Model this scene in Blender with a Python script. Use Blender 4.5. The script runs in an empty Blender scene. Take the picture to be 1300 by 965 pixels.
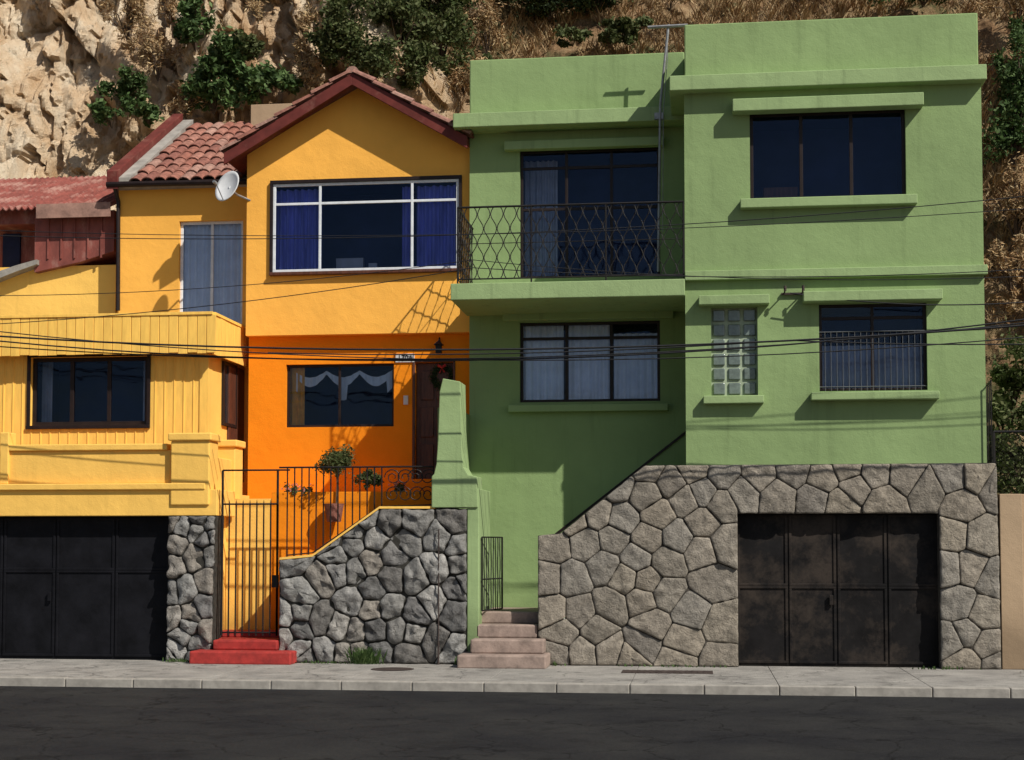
import bpy, math, random
from mathutils import Vector, Matrix, noise
random.seed(7)
sc = bpy.context.scene
sin, cos, rad = math.sin, math.cos, math.radians
# ---------------------------------------------------------------- camera
F = 1920.0; EYE = 1.9; YAW = rad(7); PIT = math.atan(.05); DIST = 24.0
CAM = Vector((DIST*sin(YAW), -DIST*cos(YAW), EYE))
fwd = Vector((-sin(YAW)*cos(PIT), cos(YAW)*cos(PIT), sin(PIT)))
rgt = Vector((cos(YAW), sin(YAW), 0)); upv = rgt.cross(fwd)
cd = bpy.data.cameras.new('camera'); cam = bpy.data.objects.new('camera', cd)
sc.collection.objects.link(cam); sc.camera = cam
cam.matrix_world = Matrix(((rgt.x, upv.x, -fwd.x, CAM.x), (rgt.y, upv.y, -fwd.y, CAM.y), (rgt.z, upv.z, -fwd.z, CAM.z), (0, 0, 0, 1)))
cd.sensor_width = 36; cd.lens = 36*F/1300; cd.clip_end = 2000; cd.shift_y = (595-482.5)/1300
# survey helper: measured facade drawing units -> metres on a wall plane at depth Y
def W(px, py, Y):
    d = fwd + rgt*((px-650)/F) + upv*((595-py)/F)
    t = (Y-CAM.y)/d.y
    p = CAM + d*t
    return p.x, p.z
def X(px, Y, py=500): return W(px, py, Y)[0]
def Z(py, Y, px=650): return W(px, py, Y)[1]
def R(a, b, c, d, Y):
    mx, my = (a+c)/2, (b+d)/2
    return X(a, Y, my), X(c, Y, my), Z(d, Y, mx), Z(b, Y, mx)
# ---------------------------------------------------------------- materials
def nmat(name):
    m = bpy.data.materials.new(name); m.use_nodes = True
    nt = m.node_tree; b = nt.nodes['Principled BSDF']
    return m, nt, b
def N(nt, t, **k):
    n = nt.nodes.new(t)
    for a, v in k.items():
        if a in n.inputs: n.inputs[a].default_value = v
        else: setattr(n, a, v)
    return n
def L(nt, a, b): nt.links.new(a, b)
def coords(nt, s=(1, 1, 1)):
    tc = N(nt, 'ShaderNodeTexCoord'); mp = N(nt, 'ShaderNodeMapping'); mp.inputs['Scale'].default_value = s
    L(nt, tc.outputs['Object'], mp.inputs['Vector']); return mp.outputs['Vector']
def noi(nt, vec, scale, detail=4, rough=.6):
    n = N(nt, 'ShaderNodeTexNoise'); n.inputs['Scale'].default_value = scale
    n.inputs['Detail'].default_value = detail; n.inputs['Roughness'].default_value = rough
    L(nt, vec, n.inputs['Vector']); return n.outputs['Fac']
def ramp(nt, fac, stops):
    r = N(nt, 'ShaderNodeValToRGB'); e = r.color_ramp.elements
    while len(e) > 1: e.remove(e[0])
    e[0].position = stops[0][0]; c = stops[0][1]; e[0].color = (*c, 1) if len(c) == 3 else c
    for p, c in stops[1:]:
        x = e.new(p); x.color = (*c, 1)
    L(nt, fac, r.inputs['Fac']); return r.outputs['Color']
def mixc(nt, fac, a, b, mode='MIX'):
    m = N(nt, 'ShaderNodeMix'); m.data_type = 'RGBA'; m.blend_type = mode
    for s, v in ((m.inputs[0], fac), (m.inputs[6], a), (m.inputs[7], b)):
        if isinstance(v, (int, float)): s.default_value = v
        elif isinstance(v, tuple): s.default_value = (*v, 1)
        else: L(nt, v, s)
    return m.outputs[2]
def bump(nt, b, h, strength, dist=.02, prev=None):
    n = N(nt, 'ShaderNodeBump'); n.inputs['Strength'].default_value = strength; n.inputs['Distance'].default_value = dist
    L(nt, h, n.inputs['Height'])
    if prev: L(nt, prev, n.inputs['Normal'])
    L(nt, n.outputs['Normal'], b.inputs['Normal']); return n.outputs['Normal']
g3 = lambda v: (v, v, v)
def stucco(name, col, stain=.55, rough=.9, bs=.35, chip=.745):
    m, nt, b = nmat(name)
    v = coords(nt); vs = coords(nt, (3.2, 3.2, .22))
    big = ramp(nt, noi(nt, v, .55, 4), [(.3, g3(.86)), (.7, g3(1.07))])
    st = ramp(nt, noi(nt, vs, 1.6, 5, .65), [(.26, g3(stain+.18)), (.45, g3(1)), (1, g3(1.04))])
    sp = ramp(nt, noi(nt, v, 7, 5, .75), [(.2, g3(.75)), (.36, g3(1)), (.70, g3(1)), (.82, g3(1.12))])
    c = mixc(nt, 1., col, big, 'MULTIPLY'); c = mixc(nt, .65, c, st, 'MULTIPLY'); c = mixc(nt, .5, c, sp, 'MULTIPLY')
    ch = ramp(nt, noi(nt, v, 3.1, 8, .8), [(chip, g3(0)), (chip+.012, g3(1))])
    c = mixc(nt, ch, c, (.46, .44, .40))
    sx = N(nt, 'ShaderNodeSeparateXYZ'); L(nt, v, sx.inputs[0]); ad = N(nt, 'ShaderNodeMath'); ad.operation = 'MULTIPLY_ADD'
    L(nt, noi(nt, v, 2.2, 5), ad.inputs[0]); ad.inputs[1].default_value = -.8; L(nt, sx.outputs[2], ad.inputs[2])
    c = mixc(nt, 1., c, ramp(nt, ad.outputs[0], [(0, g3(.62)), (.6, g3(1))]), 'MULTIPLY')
    L(nt, c, b.inputs['Base Color']); b.inputs['Roughness'].default_value = rough
    n1 = bump(nt, b, noi(nt, v, 2.6, 3), .45, .035); bump(nt, b, noi(nt, v, 45, 3, .7), bs, .012, n1)
    b.inputs['Specular IOR Level'].default_value = .15
    return m
def plain(name, col, rough=.5, var=.25, scale=6, metal=0, bs=.15, spec=.4, vec=(1, 1, 1), second=None, th=.5):
    m, nt, b = nmat(name); v = coords(nt, vec)
    c = mixc(nt, 1., col, ramp(nt, noi(nt, v, scale, 5, .65), [(.3, g3(1-var)), (.7, g3(1+var))]), 'MULTIPLY')
    if second: c = mixc(nt, ramp(nt, noi(nt, v, scale*.45, 7, .72), [(th, g3(0)), (th+.14, g3(1))]), c, second)
    L(nt, c, b.inputs['Base Color']); b.inputs['Roughness'].default_value = rough
    b.inputs['Metallic'].default_value = metal; b.inputs['Specular IOR Level'].default_value = spec
    bump(nt, b, noi(nt, v, scale*5, 3), bs, .01)
    return m
def island(name, cols, rough=.9, nscale=7, bs=.6, trans=0, dark=.6):
    m, nt, b = nmat(name); v = coords(nt)
    g = N(nt, 'ShaderNodeNewGeometry')
    k = len(cols); c = ramp(nt, g.outputs['Random Per Island'], [((i+.5)/k, cc) for i, cc in enumerate(cols)])
    c = mixc(nt, 1., c, ramp(nt, noi(nt, v, nscale, 6 if bs else 2, .7), [(.3, g3(dark)), (.7, g3(1.25))]), 'MULTIPLY')
    L(nt, c, b.inputs['Base Color']); b.inputs['Roughness'].default_value = rough
    b.inputs['Specular IOR Level'].default_value = .2
    if trans:
        t = N(nt, 'ShaderNodeBsdfTranslucent'); L(nt, c, t.inputs['Color'])
        mx = N(nt, 'ShaderNodeMixShader'); mx.inputs[0].default_value = trans
        L(nt, b.outputs[0], mx.inputs[1]); L(nt, t.outputs[0], mx.inputs[2])
        L(nt, mx.outputs[0], nt.nodes['Material Output'].inputs['Surface'])
    if bs:
        n1 = bump(nt, b, noi(nt, v, 6, 5, .7), bs, .06); bump(nt, b, noi(nt, v, 34, 4, .75), bs, .022, n1)
    return m
M = {}
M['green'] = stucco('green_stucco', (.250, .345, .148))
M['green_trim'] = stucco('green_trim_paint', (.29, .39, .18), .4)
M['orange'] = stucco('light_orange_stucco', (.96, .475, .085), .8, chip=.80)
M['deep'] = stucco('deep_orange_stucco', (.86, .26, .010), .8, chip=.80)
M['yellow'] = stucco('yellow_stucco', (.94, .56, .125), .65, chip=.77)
M['yboard'] = plain('yellow_board_paint', (.92, .55, .115), .6, .14, 3, vec=(4, 4, .6), spec=.2)
M['red_metal'] = plain('red_sheet_metal', (.22, .060, .045), .65, .35, 2.5, vec=(1.5, 1.5, .7), second=(.36, .19, .15), th=.5)
M['dark_red'] = plain('dark_red_paint', (.13, .028, .022), .6, .3, 4, second=(.20, .08, .06), th=.55, spec=.2)
M['redstep'] = plain('red_painted_concrete', (.33, .028, .022), .75, .35, 6, bs=.4, second=(.28, .12, .10), th=.6)
M['black'] = plain('black_steel_door', (.007, .007, .009), .6, .5, 3, bs=.25, spec=.12)
M['brownblack'] = plain('weathered_steel_door', (.010, .009, .009), .6, .5, 2.2, bs=.3, second=(.040, .031, .025), th=.47, spec=.12)
M['iron'] = plain('wrought_iron', (.014, .012, .012), .55, .3, 8, spec=.25)
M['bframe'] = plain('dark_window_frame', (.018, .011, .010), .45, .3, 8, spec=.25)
M['wframe'] = plain('white_window_frame', (.68, .70, .72), .45, .12, 8)
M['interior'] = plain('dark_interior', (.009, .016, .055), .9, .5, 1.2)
M['bluec'] = plain('blue_curtain', (.20, .225, .66), .9, .3, 3, vec=(3, 3, .5))
M['whitec'] = plain('net_curtain', (.80, .84, .88), .95, .10, 4)
M['greyc'] = plain('grey_blind', (.40, .44, .54), .95, .18, 4)
M['wood'] = plain('brown_wood', (.095, .032, .017), .5, .45, 4, vec=(6, 6, .8))
M['concrete'] = plain('concrete', (.30, .275, .24), .9, .3, 3.5, bs=.5)
M['stepc'] = plain('stair_stone', (.27, .20, .165), .9, .4, 4, bs=.6)
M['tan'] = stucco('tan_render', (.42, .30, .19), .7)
M['white'] = plain('white_enamel', (.6, .6, .6), .4, .1, 6)
M['barpaint'] = plain('grey_bar_paint', (.10, .105, .11), .5, .2, 6, spec=.2)
M['galv'] = plain('galvanised_pipe', (.30, .30, .30), .45, .3, 8, metal=.5)
M['rusty'] = plain('rusty_pipe', (.06, .045, .04), .7, .4, 8, spec=.1)
M['cable'] = plain('cable_rubber', (.02, .02, .022), .6, .2, 8, spec=.2)
M['mortar_d'] = plain('dark_mortar', (.045, .042, .036), .95, .5, 12, bs=.8, spec=.1)
M['mortar_l'] = plain('grey_mortar', (.075, .066, .055), .95, .4, 12, bs=.8, spec=.1)
M['terracotta'] = island('clay_tile', [(.30, .12, .085), (.36, .17, .125), (.25, .10, .075), (.38, .22, .17)], .85, 9, .4, 0, .5)
M['stone_r'] = island('tan_granite', [(.26, .228, .185), (.33, .288, .235), (.29, .248, .195), (.225, .20, .17), (.315, .27, .21), (.275, .248, .21)], .92, 9, 1.0, 0, .55)
M['stone_l'] = island('grey_rubble_stone', [(.22, .21, .195), (.31, .30, .28), (.13, .125, .12), (.27, .24, .205), (.37, .355, .33), (.18, .172, .165)], .92, 9, 1.0, 0, .5)
M['leaf_a'] = island('olive_foliage', [(.05, .065, .02), (.10, .12, .04), (.15, .16, .07), (.07, .10, .03)], .7, 3, 0, .25)
M['leaf_b'] = island('green_foliage', [(.045, .085, .022), (.085, .145, .04), (.14, .20, .075), (.055, .10, .03)], .7, 3, 0, .25)
M['leaf_d'] = island('dark_foliage', [(.02, .035, .012), (.04, .06, .02), (.07, .09, .03)], .7, 3, 0)
M['straw'] = island('dry_grass_blades', [(.46, .32, .16), (.34, .21, .10), (.55, .42, .24), (.24, .13, .06)], .9, 3, 0)
M['bark'] = plain('bark', (.09, .06, .04), .9, .4, 8)
M['petal'] = island('petals', [(.55, .03, .03), (.7, .25, .3), (.6, .5, .4)], .7, 3, 0)
def glassmat(name, tint, ior):
    m, nt, b = nmat(name); nt.nodes.remove(b)
    t = N(nt, 'ShaderNodeBsdfTransparent'); t.inputs[0].default_value = (*tint, 1)
    g = N(nt, 'ShaderNodeBsdfGlossy'); g.inputs['Roughness'].default_value = .03; g.inputs['Color'].default_value = (.5, .66, 1, 1)
    f = N(nt, 'ShaderNodeFresnel'); f.inputs[0].default_value = ior
    v = coords(nt); bp = N(nt, 'ShaderNodeBump'); bp.inputs['Strength'].default_value = .35; bp.inputs['Distance'].default_value = .04
    L(nt, noi(nt, v, 1.3, 2), bp.inputs['Height']); L(nt, bp.outputs[0], g.inputs['Normal'])
    mx = N(nt, 'ShaderNodeMixShader'); L(nt, f.outputs[0], mx.inputs[0]); L(nt, t.outputs[0], mx.inputs[1]); L(nt, g.outputs[0], mx.inputs[2])
    L(nt, mx.outputs[0], nt.nodes['Material Output'].inputs['Surface']); return m
M['glass'] = glassmat('window_glass', (.86, .90, .97), 1.45)
M['glassdark'] = plain('glass_block', (.13, .16, .14), .12, .3, 9, spec=.8)
# ---------------------------------------------------------------- mesh builder
def empty(name):
    o = bpy.data.objects.new(name, None); sc.collection.objects.link(o); o.empty_display_size = .3; return o
class MB:
    def __init__(s): s.v = []; s.f = []
    def add(s, vs, fs):
        o = len(s.v); s.v += [tuple(p) for p in vs]; s.f += [tuple(i+o for i in f) for f in fs]; return s
    def box(s, x0, x1, y0, y1, z0, z1, skip=''):
        if x0 > x1: x0, x1 = x1, x0
        if y0 > y1: y0, y1 = y1, y0
        if z0 > z1: z0, z1 = z1, z0
        f = {'b': (0, 3, 2, 1), 't': (4, 5, 6, 7), 'f': (0, 1, 5, 4), 'r': (1, 2, 6, 5), 'k': (2, 3, 7, 6), 'l': (3, 0, 4, 7)}
        return s.add([(x0, y0, z0), (x1, y0, z0), (x1, y1, z0), (x0, y1, z0), (x0, y0, z1), (x1, y0, z1), (x1, y1, z1), (x0, y1, z1)],
                     [q for k, q in f.items() if k not in skip])
    def prism(s, poly, y0, y1):
        n = len(poly); vs = [(x, y0, z) for x, z in poly]+[(x, y1, z) for x, z in poly]
        fs = [tuple(range(n)), tuple(range(2*n-1, n-1, -1))]+[(i, i+n, (i+1) % n+n, (i+1) % n) for i in range(n)]
        return s.add(vs, fs)
    def prismx(s, poly, x0, x1):
        n = len(poly); vs = [(x0, y, z) for y, z in poly]+[(x1, y, z) for y, z in poly]
        fs = [tuple(range(n)), tuple(range(2*n-1, n-1, -1))]+[(i, i+n, (i+1) % n+n, (i+1) % n) for i in range(n)]
        return s.add(vs, fs)
    def tube(s, pts, r, n=6, r2=None):
        pts = [Vector(p) for p in pts]; m = len(pts); vs = []
        for i, p in enumerate(pts):
            d = (pts[min(i+1, m-1)]-pts[max(i-1, 0)]).normalized()
            a = d.cross(Vector((0, 0, 1)) if abs(d.z) < .9 else Vector((0, 1, 0))).normalized(); b = d.cross(a)
            rr = r if r2 is None else r+(r2-r)*i/(m-1)
            vs += [p+(a*cos(2*math.pi*k/n)+b*sin(2*math.pi*k/n))*rr for k in range(n)]
        fs = [(i*n+k, i*n+(k+1) % n, (i+1)*n+(k+1) % n, (i+1)*n+k) for i in range(m-1) for k in range(n)]
        fs += [tuple(range(n-1, -1, -1)), tuple(range((m-1)*n, m*n))]
        return s.add(vs, fs)
    def wall(s, x0, x1, z0, z1, Y, holes, rev=.18):
        xs = sorted({x0, x1} | {h[0] for h in holes} | {h[1] for h in holes}); zs = sorted({z0, z1} | {h[2] for h in holes} | {h[3] for h in holes})
        idx = {}
        def p(i, j):
            if (i, j) not in idx: idx[(i, j)] = len(s.v); s.v.append((xs[i], Y, zs[j]))
            return idx[(i, j)]
        for i in range(len(xs)-1):
            for j in range(len(zs)-1):
                cx, cz = (xs[i]+xs[i+1])/2, (zs[j]+zs[j+1])/2
                if any(h[0] < cx < h[1] and h[2] < cz < h[3] for h in holes): continue
                s.f.append((p(i, j), p(i+1, j), p(i+1, j+1), p(i, j+1)))
        for a, b, c, d in holes:
            s.add([(a, Y, c), (b, Y, c), (b, Y, d), (a, Y, d), (a, Y+rev, c), (b, Y+rev, c), (b, Y+rev, d), (a, Y+rev, d)],
                  [(0, 4, 5, 1), (1, 5, 6, 2), (2, 6, 7, 3), (3, 7, 4, 0)])
        return s
    def obj(s, name, mat, parent=None, bevel=0, smooth=False, sub=0):
        me = bpy.data.meshes.new(name); me.from_pydata(s.v, [], s.f); me.update()
        o = bpy.data.objects.new(name, me); sc.collection.objects.link(o)
        if mat: me.materials.append(M[mat] if isinstance(mat, str) else mat)
        if smooth: me.polygons.foreach_set('use_smooth', [True]*len(me.polygons))
        if bevel:
            b = o.modifiers.new('bevel', 'BEVEL'); b.width = bevel; b.segments = 2; b.limit_method = 'ANGLE'; b.angle_limit = rad(40)
        if parent: o.parent = parent
        return o
def curtain(mb, x0, x1, z0, z1, Y, folds=8, amp=.035):
    n = int(folds*8); vs = []; fs = []; ph = random.random()*6; m = 6
    for j in range(m+1):
        t = j/m
        for i in range(n+1):
            u = i/n
            vs.append((x0+(x1-x0)*u, Y+amp*sin(u*folds*2*math.pi+ph+.5*sin(u*9)+.3*sin(t*3+u*20)), z0+(z1-z0)*t))
    for j in range(m):
        for i in range(n): a = j*(n+1)+i; fs.append((a, a+1, a+n+2, a+n+1))
    mb.add(vs, fs)
def window(par, name, r, Y, cols, rows, frame='bframe', fw=.045, rev=.12, room=True, outer=None):
    x0, x1, z0, z1 = r; w = x1-x0; h = z1-z0; o = outer or fw
    f = MB(); ya, yb = Y+rev-.05, Y+rev
    f.box(x0, x1, ya, yb, z0, z0+o).box(x0, x1, ya, yb, z1-o, z1).box(x0, x0+o, ya+.002, yb-.002, z0+o, z1-o).box(x1-o, x1, ya+.002, yb-.002, z0+o, z1-o)
    for c in cols: f.box(x0+c*w-fw/2, x0+c*w+fw/2, ya+.004, yb-.004, z0+o, z1-o)
    for q in rows: f.box(x0+o, x1-o, ya+.007, yb-.007, z0+q*h-fw/2, z0+q*h+fw/2)
    f.obj(name+'_frame', frame, par, .006)
    gl_ = MB(); cs = [0]+list(cols)+[1]; rs_ = [0]+list(rows)+[1]
    for a, b in zip(cs[:-1], cs[1:]):
        for c, d in zip(rs_[:-1], rs_[1:]):
            e = [random.uniform(-.008, .008) for _ in range(3)]
            gl_.add([(x0+a*w, yb-.025+e[0], z0+c*h), (x0+b*w, yb-.025+e[1], z0+c*h), (x0+b*w, yb-.025+e[1]+e[2], z0+d*h), (x0+a*w, yb-.025+e[0]+e[2], z0+d*h)], [(0, 1, 2, 3)])
    gl_.obj(name+'_glass', 'glass', par)
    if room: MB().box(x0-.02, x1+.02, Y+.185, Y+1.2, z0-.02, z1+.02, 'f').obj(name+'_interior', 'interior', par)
# ---------------------------------------------------------------- ground
def sheet(name, x0, x1, y0, y1, z, mat): return MB().add([(x0, y0, z), (x1, y0, z), (x1, y1, z), (x0, y1, z)], [(0, 1, 2, 3)]).obj(name, mat)
def groundmat(name, c1, c2, cr, sc1=.8, patch=None):
    m, nt, b = nmat(name); v = coords(nt)
    a = mixc(nt, ramp(nt, noi(nt, v, sc1, 7, .65), [(.35, g3(0)), (.65, g3(1))]), c1, c2)
    a = mixc(nt, 1., a, ramp(nt, noi(nt, v, 45, 3, .8), [(.3, g3(.6)), (.7, g3(1.3))]), 'MULTIPLY')
    if patch:
        st = ramp(nt, noi(nt, v, 1.9, 6, .7), [(.36, g3(patch)), (.47, g3(1))]); a = mixc(nt, 1., a, st, 'MULTIPLY')
    vo = N(nt, 'ShaderNodeTexVoronoi'); vo.feature = 'DISTANCE_TO_EDGE'; vo.inputs['Scale'].default_value = .6
    wv = N(nt, 'ShaderNodeVectorMath'); wv.operation = 'MULTIPLY_ADD'
    nn = N(nt, 'ShaderNodeTexNoise'); nn.inputs['Scale'].default_value = 3; L(nt, v, nn.inputs['Vector'])
    L(nt, nn.outputs['Color'], wv.inputs[0]); wv.inputs[1].default_value = (.5, .5, .5); L(nt, v, wv.inputs[2]); L(nt, wv.outputs[0], vo.inputs['Vector'])
    k = ramp(nt, vo.outputs['Distance'], [(0, g3(cr)), (.012, g3(1))])
    a = mixc(nt, 1., a, k, 'MULTIPLY'); L(nt, a, b.inputs['Base Color']); b.inputs['Roughness'].default_value = .95
    b.inputs['Specular IOR Level'].default_value = .1
    bump(nt, b, noi(nt, v, 60, 4, .8), .6, .015); return m
M['asphalt'] = groundmat('asphalt', (.019, .019, .021), (.034, .033, .032), .45, .6, patch=.75)
M['walk'] = groundmat('sidewalk_concrete', (.24, .225, .205), (.37, .345, .31), .45, 1.3, patch=.68)
M['soil'] = groundmat('soil', (.16, .12, .08), (.22, .17, .12), .8)
sheet('ground', -400, 400, -400, 400, -.135, 'soil')
sheet('road', -120, 120, -17, -3.05, -.12, 'asphalt')
sb = MB()
x = -60.
while x < 60:
    sb.box(x, x+1.994, -3.0, 1.2, -.15, 0); x += 2.0
sb.obj('sidewalk', 'walk', None, .006)
kb = MB(); x = -60.
while x < 60:
    kb.box(x, x+.99, -3.16, -3.004, -.16, .004+random.uniform(-.003, .004)); x += 1.0
kb.obj('kerb', 'concrete', None, .015)
mh = MB(); x0, x1 = X(790, -1, 850), X(905, -1, 850)
mh.box(x0, x1, -1.35, -.85, -.01, .008)
for i in range(14): mh.box(x0+.05+i*(x1-x0-.1)/14, x0+.09+i*(x1-x0-.1)/14, -1.3, -.9, .008, .014)
mh.obj('drain_cover', 'rusty')
mm = MB(); xx = X(500, -1, 850); mm.add([(xx+.33*cos(a*math.pi/12), -1.1+.33*sin(a*math.pi/12), .006) for a in range(24)], [tuple(range(24))]); mm.obj('manhole_cover', 'rusty')
# ---------------------------------------------------------------- stone walls
def clip(poly, p, n):
    out = []
    for i in range(len(poly)):
        a, b = poly[i], poly[(i+1) % len(poly)]
        da = (a[0]-p[0])*n[0]+(a[1]-p[1])*n[1]; db = (b[0]-p[0])*n[0]+(b[1]-p[1])*n[1]
        if da <= 0: out.append(a)
        if (da < 0) != (db < 0) and abs(da-db) > 1e-9:
            t = da/(da-db); out.append((a[0]+(b[0]-a[0])*t, a[1]+(b[1]-a[1])*t))
    return out
def parea(c): return abs(sum(c[k][0]*c[(k+1) % len(c)][1]-c[(k+1) % len(c)][0]*c[k][1] for k in range(len(c)))/2) if len(c) > 2 else 0
def stones(name, poly, Y, size, mat, mortar, joint=.018, h=.05, thick=.45, relax=1, seed=1, rough=.012, var=.0, opening=None, core=None):
    rnd = random.Random(seed)
    xs = [p[0] for p in poly]; zs = [p[1] for p in poly]; bx = (min(xs), max(xs), min(zs), max(zs))
    nseed = int((bx[1]-bx[0])*(bx[3]-bx[2])/(size*size)*1.25); pts = []; tries = 0
    o = opening
    def inside(q, m=0.): return o and o[0]-m < q[0] < o[1]+m and q[1] < o[3]+m
    while len(pts) < nseed and tries < 20000:
        tries += 1; q = (rnd.uniform(bx[0], bx[1]), rnd.uniform(bx[2], bx[3]))
        if inside(q, .12): continue
        md = size*(.55+var*rnd.uniform(-.5, .6))
        if all((q[0]-p[0])**2+(q[1]-p[1])**2 > md*md for p in pts): pts.append(q)
    def cell(i, base):
        c = base; a = pts[i]
        near = sorted(pts, key=lambda q: (q[0]-a[0])**2+(q[1]-a[1])**2)[1:26]
        for q in near:
            n = (q[0]-a[0], q[1]-a[1]); c = clip(c, ((a[0]+q[0])/2, (a[1]+q[1])/2), n)
            if len(c) < 3: return []
        if o:
            cc = []
            if a[0] < o[0]: cc.append(clip(c, (o[0], 0), (1, 0)))
            if a[0] > o[1]: cc.append(clip(c, (o[1], 0), (-1, 0)))
            if a[1] > o[3]: cc.append(clip(c, (0, o[3]), (0, -1)))
            if cc: c = max(cc, key=parea)
        return c
    big = [(bx[0], bx[2]), (bx[1], bx[2]), (bx[1], bx[3]), (bx[0], bx[3])]
    for _ in range(relax):
        new = []
        for i in range(len(pts)):
            c = cell(i, big); new.append((sum(p[0] for p in c)/len(c), sum(p[1] for p in c)/len(c)) if c else pts[i])
        pts = [p if inside(q, .02) else (p[0]*.5+q[0]*.5, p[1]*.5+q[1]*.5) for p, q in zip(pts, new)]
    mb = MB()
    for i in range(len(pts)):
        c = cell(i, list(poly))
        if len(c) < 3: continue
        A = 0; gx = gz = 0
        for k in range(len(c)):
            a, b = c[k], c[(k+1) % len(c)]; cr = a[0]*b[1]-b[0]*a[1]; A += cr/2; gx += (a[0]+b[0])*cr/6; gz += (a[1]+b[1])*cr/6
        if abs(A) < .006: continue
        gx /= A; gz /= A
        if A < 0: c = c[::-1]
        e = []
        for k in range(len(c)):
            a, b = c[k], c[(k+1) % len(c)]; l = math.dist(a, b)
            if l < .01: continue
            m = max(1, int(l/.07))
            for j in range(m): e.append((a[0]+(b[0]-a[0])*j/m, a[1]+(b[1]-a[1])*j/m))
        e2 = []
        for k in range(len(e)):
            a, b = e[k], e[(k+1) % len(e)]
            e2 += [(a[0]*.75+b[0]*.25, a[1]*.75+b[1]*.25), (a[0]*.25+b[0]*.75, a[1]*.25+b[1]*.75)]
        e = e2; n = len(e)
        if n < 3: continue
        hh = h*rnd.uniform(.6, 1.4); tx, tz = rnd.uniform(-.08, .08), rnd.uniform(-.08, .08)
        rings = []; prof = ((joint*.5, .02), (joint*.55, -hh*.55), (joint*.6+.008, -hh*.85), (joint+.03, -hh), (joint+.08, -hh*1.08), (joint+.14, -hh*1.12))
        for (ins, y) in prof:
            ring = []
            for p in e:
                d = math.hypot(p[0]-gx, p[1]-gz) or 1e-6; k = max(.12, 1-ins/d)
                nv = noise.noise(Vector((p[0]*9, seed, p[1]*9)))*rough
                px, pz = gx+(p[0]-gx)*(k+nv/d), gz+(p[1]-gz)*(k+nv/d)
                yy = y if y > 0 else y+(px-gx)*tx+(pz-gz)*tz+noise.noise(Vector((px*7, 3.3+seed, pz*7)))*rough*2.2
                ring.append((px, Y+yy, pz))
            rings.append(ring)
        K = len(prof)
        vs = [q for rg in rings for q in rg]+[(gx, Y-hh*1.13+rnd.uniform(-.012, .012), gz)]
        fs = [(r*n+k, r*n+(k+1) % n, (r+1)*n+(k+1) % n, (r+1)*n+k) for r in range(K-1) for k in range(n)]
        fs += [((K-1)*n+k, (K-1)*n+(k+1) % n, K*n) for k in range(n)]
        mb.add(vs, fs)
    e = empty(name)
    mb.obj('stones', mat, e, 0, True)
    MB().prism(core or poly, Y, Y+thick).obj('mortar_core', mortar, e)
    return e
gr = (X(937, 0, 750), X(1193, 0, 750), 0, Z(652, 0, 1065))
outer_r = [(X(683, 0, 760), 0), (X(1270, 0, 760), 0), (X(1266, 0, 650), Z(589, 0, 1050)), (X(818, 0), Z(591, 0, 830)), W(712, 677, 0), W(683, 680, 0)]
core_r = [outer_r[0], (gr[0], 0), (gr[0], gr[3]), (gr[1], gr[3]), (gr[1], 0)]+outer_r[1:]
stones('stone_retaining_wall', outer_r, 0, .585, 'stone_r', 'mortar_l', .012, .045, seed=4, relax=1, var=.3, opening=gr, core=core_r)
poly_l = [(X(355, 0, 760), 0), (X(593, 0, 760), 0), W(593, 646, 0), W(482, 646, 0), W(397, 707, 0), W(355, 711, 0)]
stones('stone_retaining_wall', poly_l, 0, .41, 'stone_l', 'mortar_d', .026, .06, seed=12, relax=1, rough=.03, var=.6)
# ---------------------------------------------------------------- GREEN HOUSE
gh = empty('green_house')
YB, YL = .35, 2.0
bx0, bx1 = X(870, YB, 400), X(1250, YB, 400); bz1 = Z(95, YB, 1050)
ptop = Z(23, YB, 1055)
w1 = R(952, 140, 1150, 252, YB); w2 = R(903, 390, 962, 502, YB); w3 = R(1040, 385, 1177, 496, YB)
MB().wall(bx0, bx1, 0, bz1, YB, [w1, w2, w3]).obj('front_wall', 'green', gh)
MB().box(bx0, bx1, YB, 6.4, 0, bz1, 'f').obj('side_walls', 'green', gh)
cz0, cz1 = Z(108, YB-.2, 1055), Z(89, YB-.2, 1055)
MB().box(X(850, YB-.2, 100), bx1+.05, YB-.22, 6.45, cz0, cz1).obj('cornice', 'green_trim', gh, .012)
MB().box(bx0+.01, bx1-.03, YB+.02, 6.3, cz1, ptop).obj('parapet', 'green', gh, .02)
lx0 = X(596, YL, 400)
w4 = R(660, 188, 838, 352, YL); w5 = R(660, 408, 838, 510, YL)
lz1 = Z(145, YL, 720)
MB().wall(lx0, bx0, 0, lz1, YL, [w4, w5]).obj('recessed_wall', 'green', gh)
MB().box(lx0, bx0-.003, YL, 6.4, 0, lz1, 'fr').obj('recessed_side_wall', 'green', gh)
MB().box(X(575, YL-.45, 150), bx0-.003, YL-.45, 6.42, Z(157, YL-.45, 720), Z(139, YL-.45, 720)).obj('balcony_cornice', 'green_trim', gh, .012)
MB().box(lx0, bx0-.004, YL-.02, 6.3, Z(139, YL-.45, 720), Z(72, YL, 720)).obj('recessed_parapet', 'green', gh, .02)
sx0 = X(572, YB-.1, 365); sz0, sz1 = Z(378, YB-.1, 720), Z(357, YB-.1, 720)
MB().box(sx0, bx0-.002, YB-.1, YL, sz0, sz1).obj('balcony_slab', 'green_trim', gh, .012)
MB().box(bx0-.002, bx1+.04, YB-.1, YB+.02, Z(352, YB-.1, 1055), Z(340, YB-.1, 1055)).obj('floor_band', 'green_trim', gh, .01)
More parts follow.
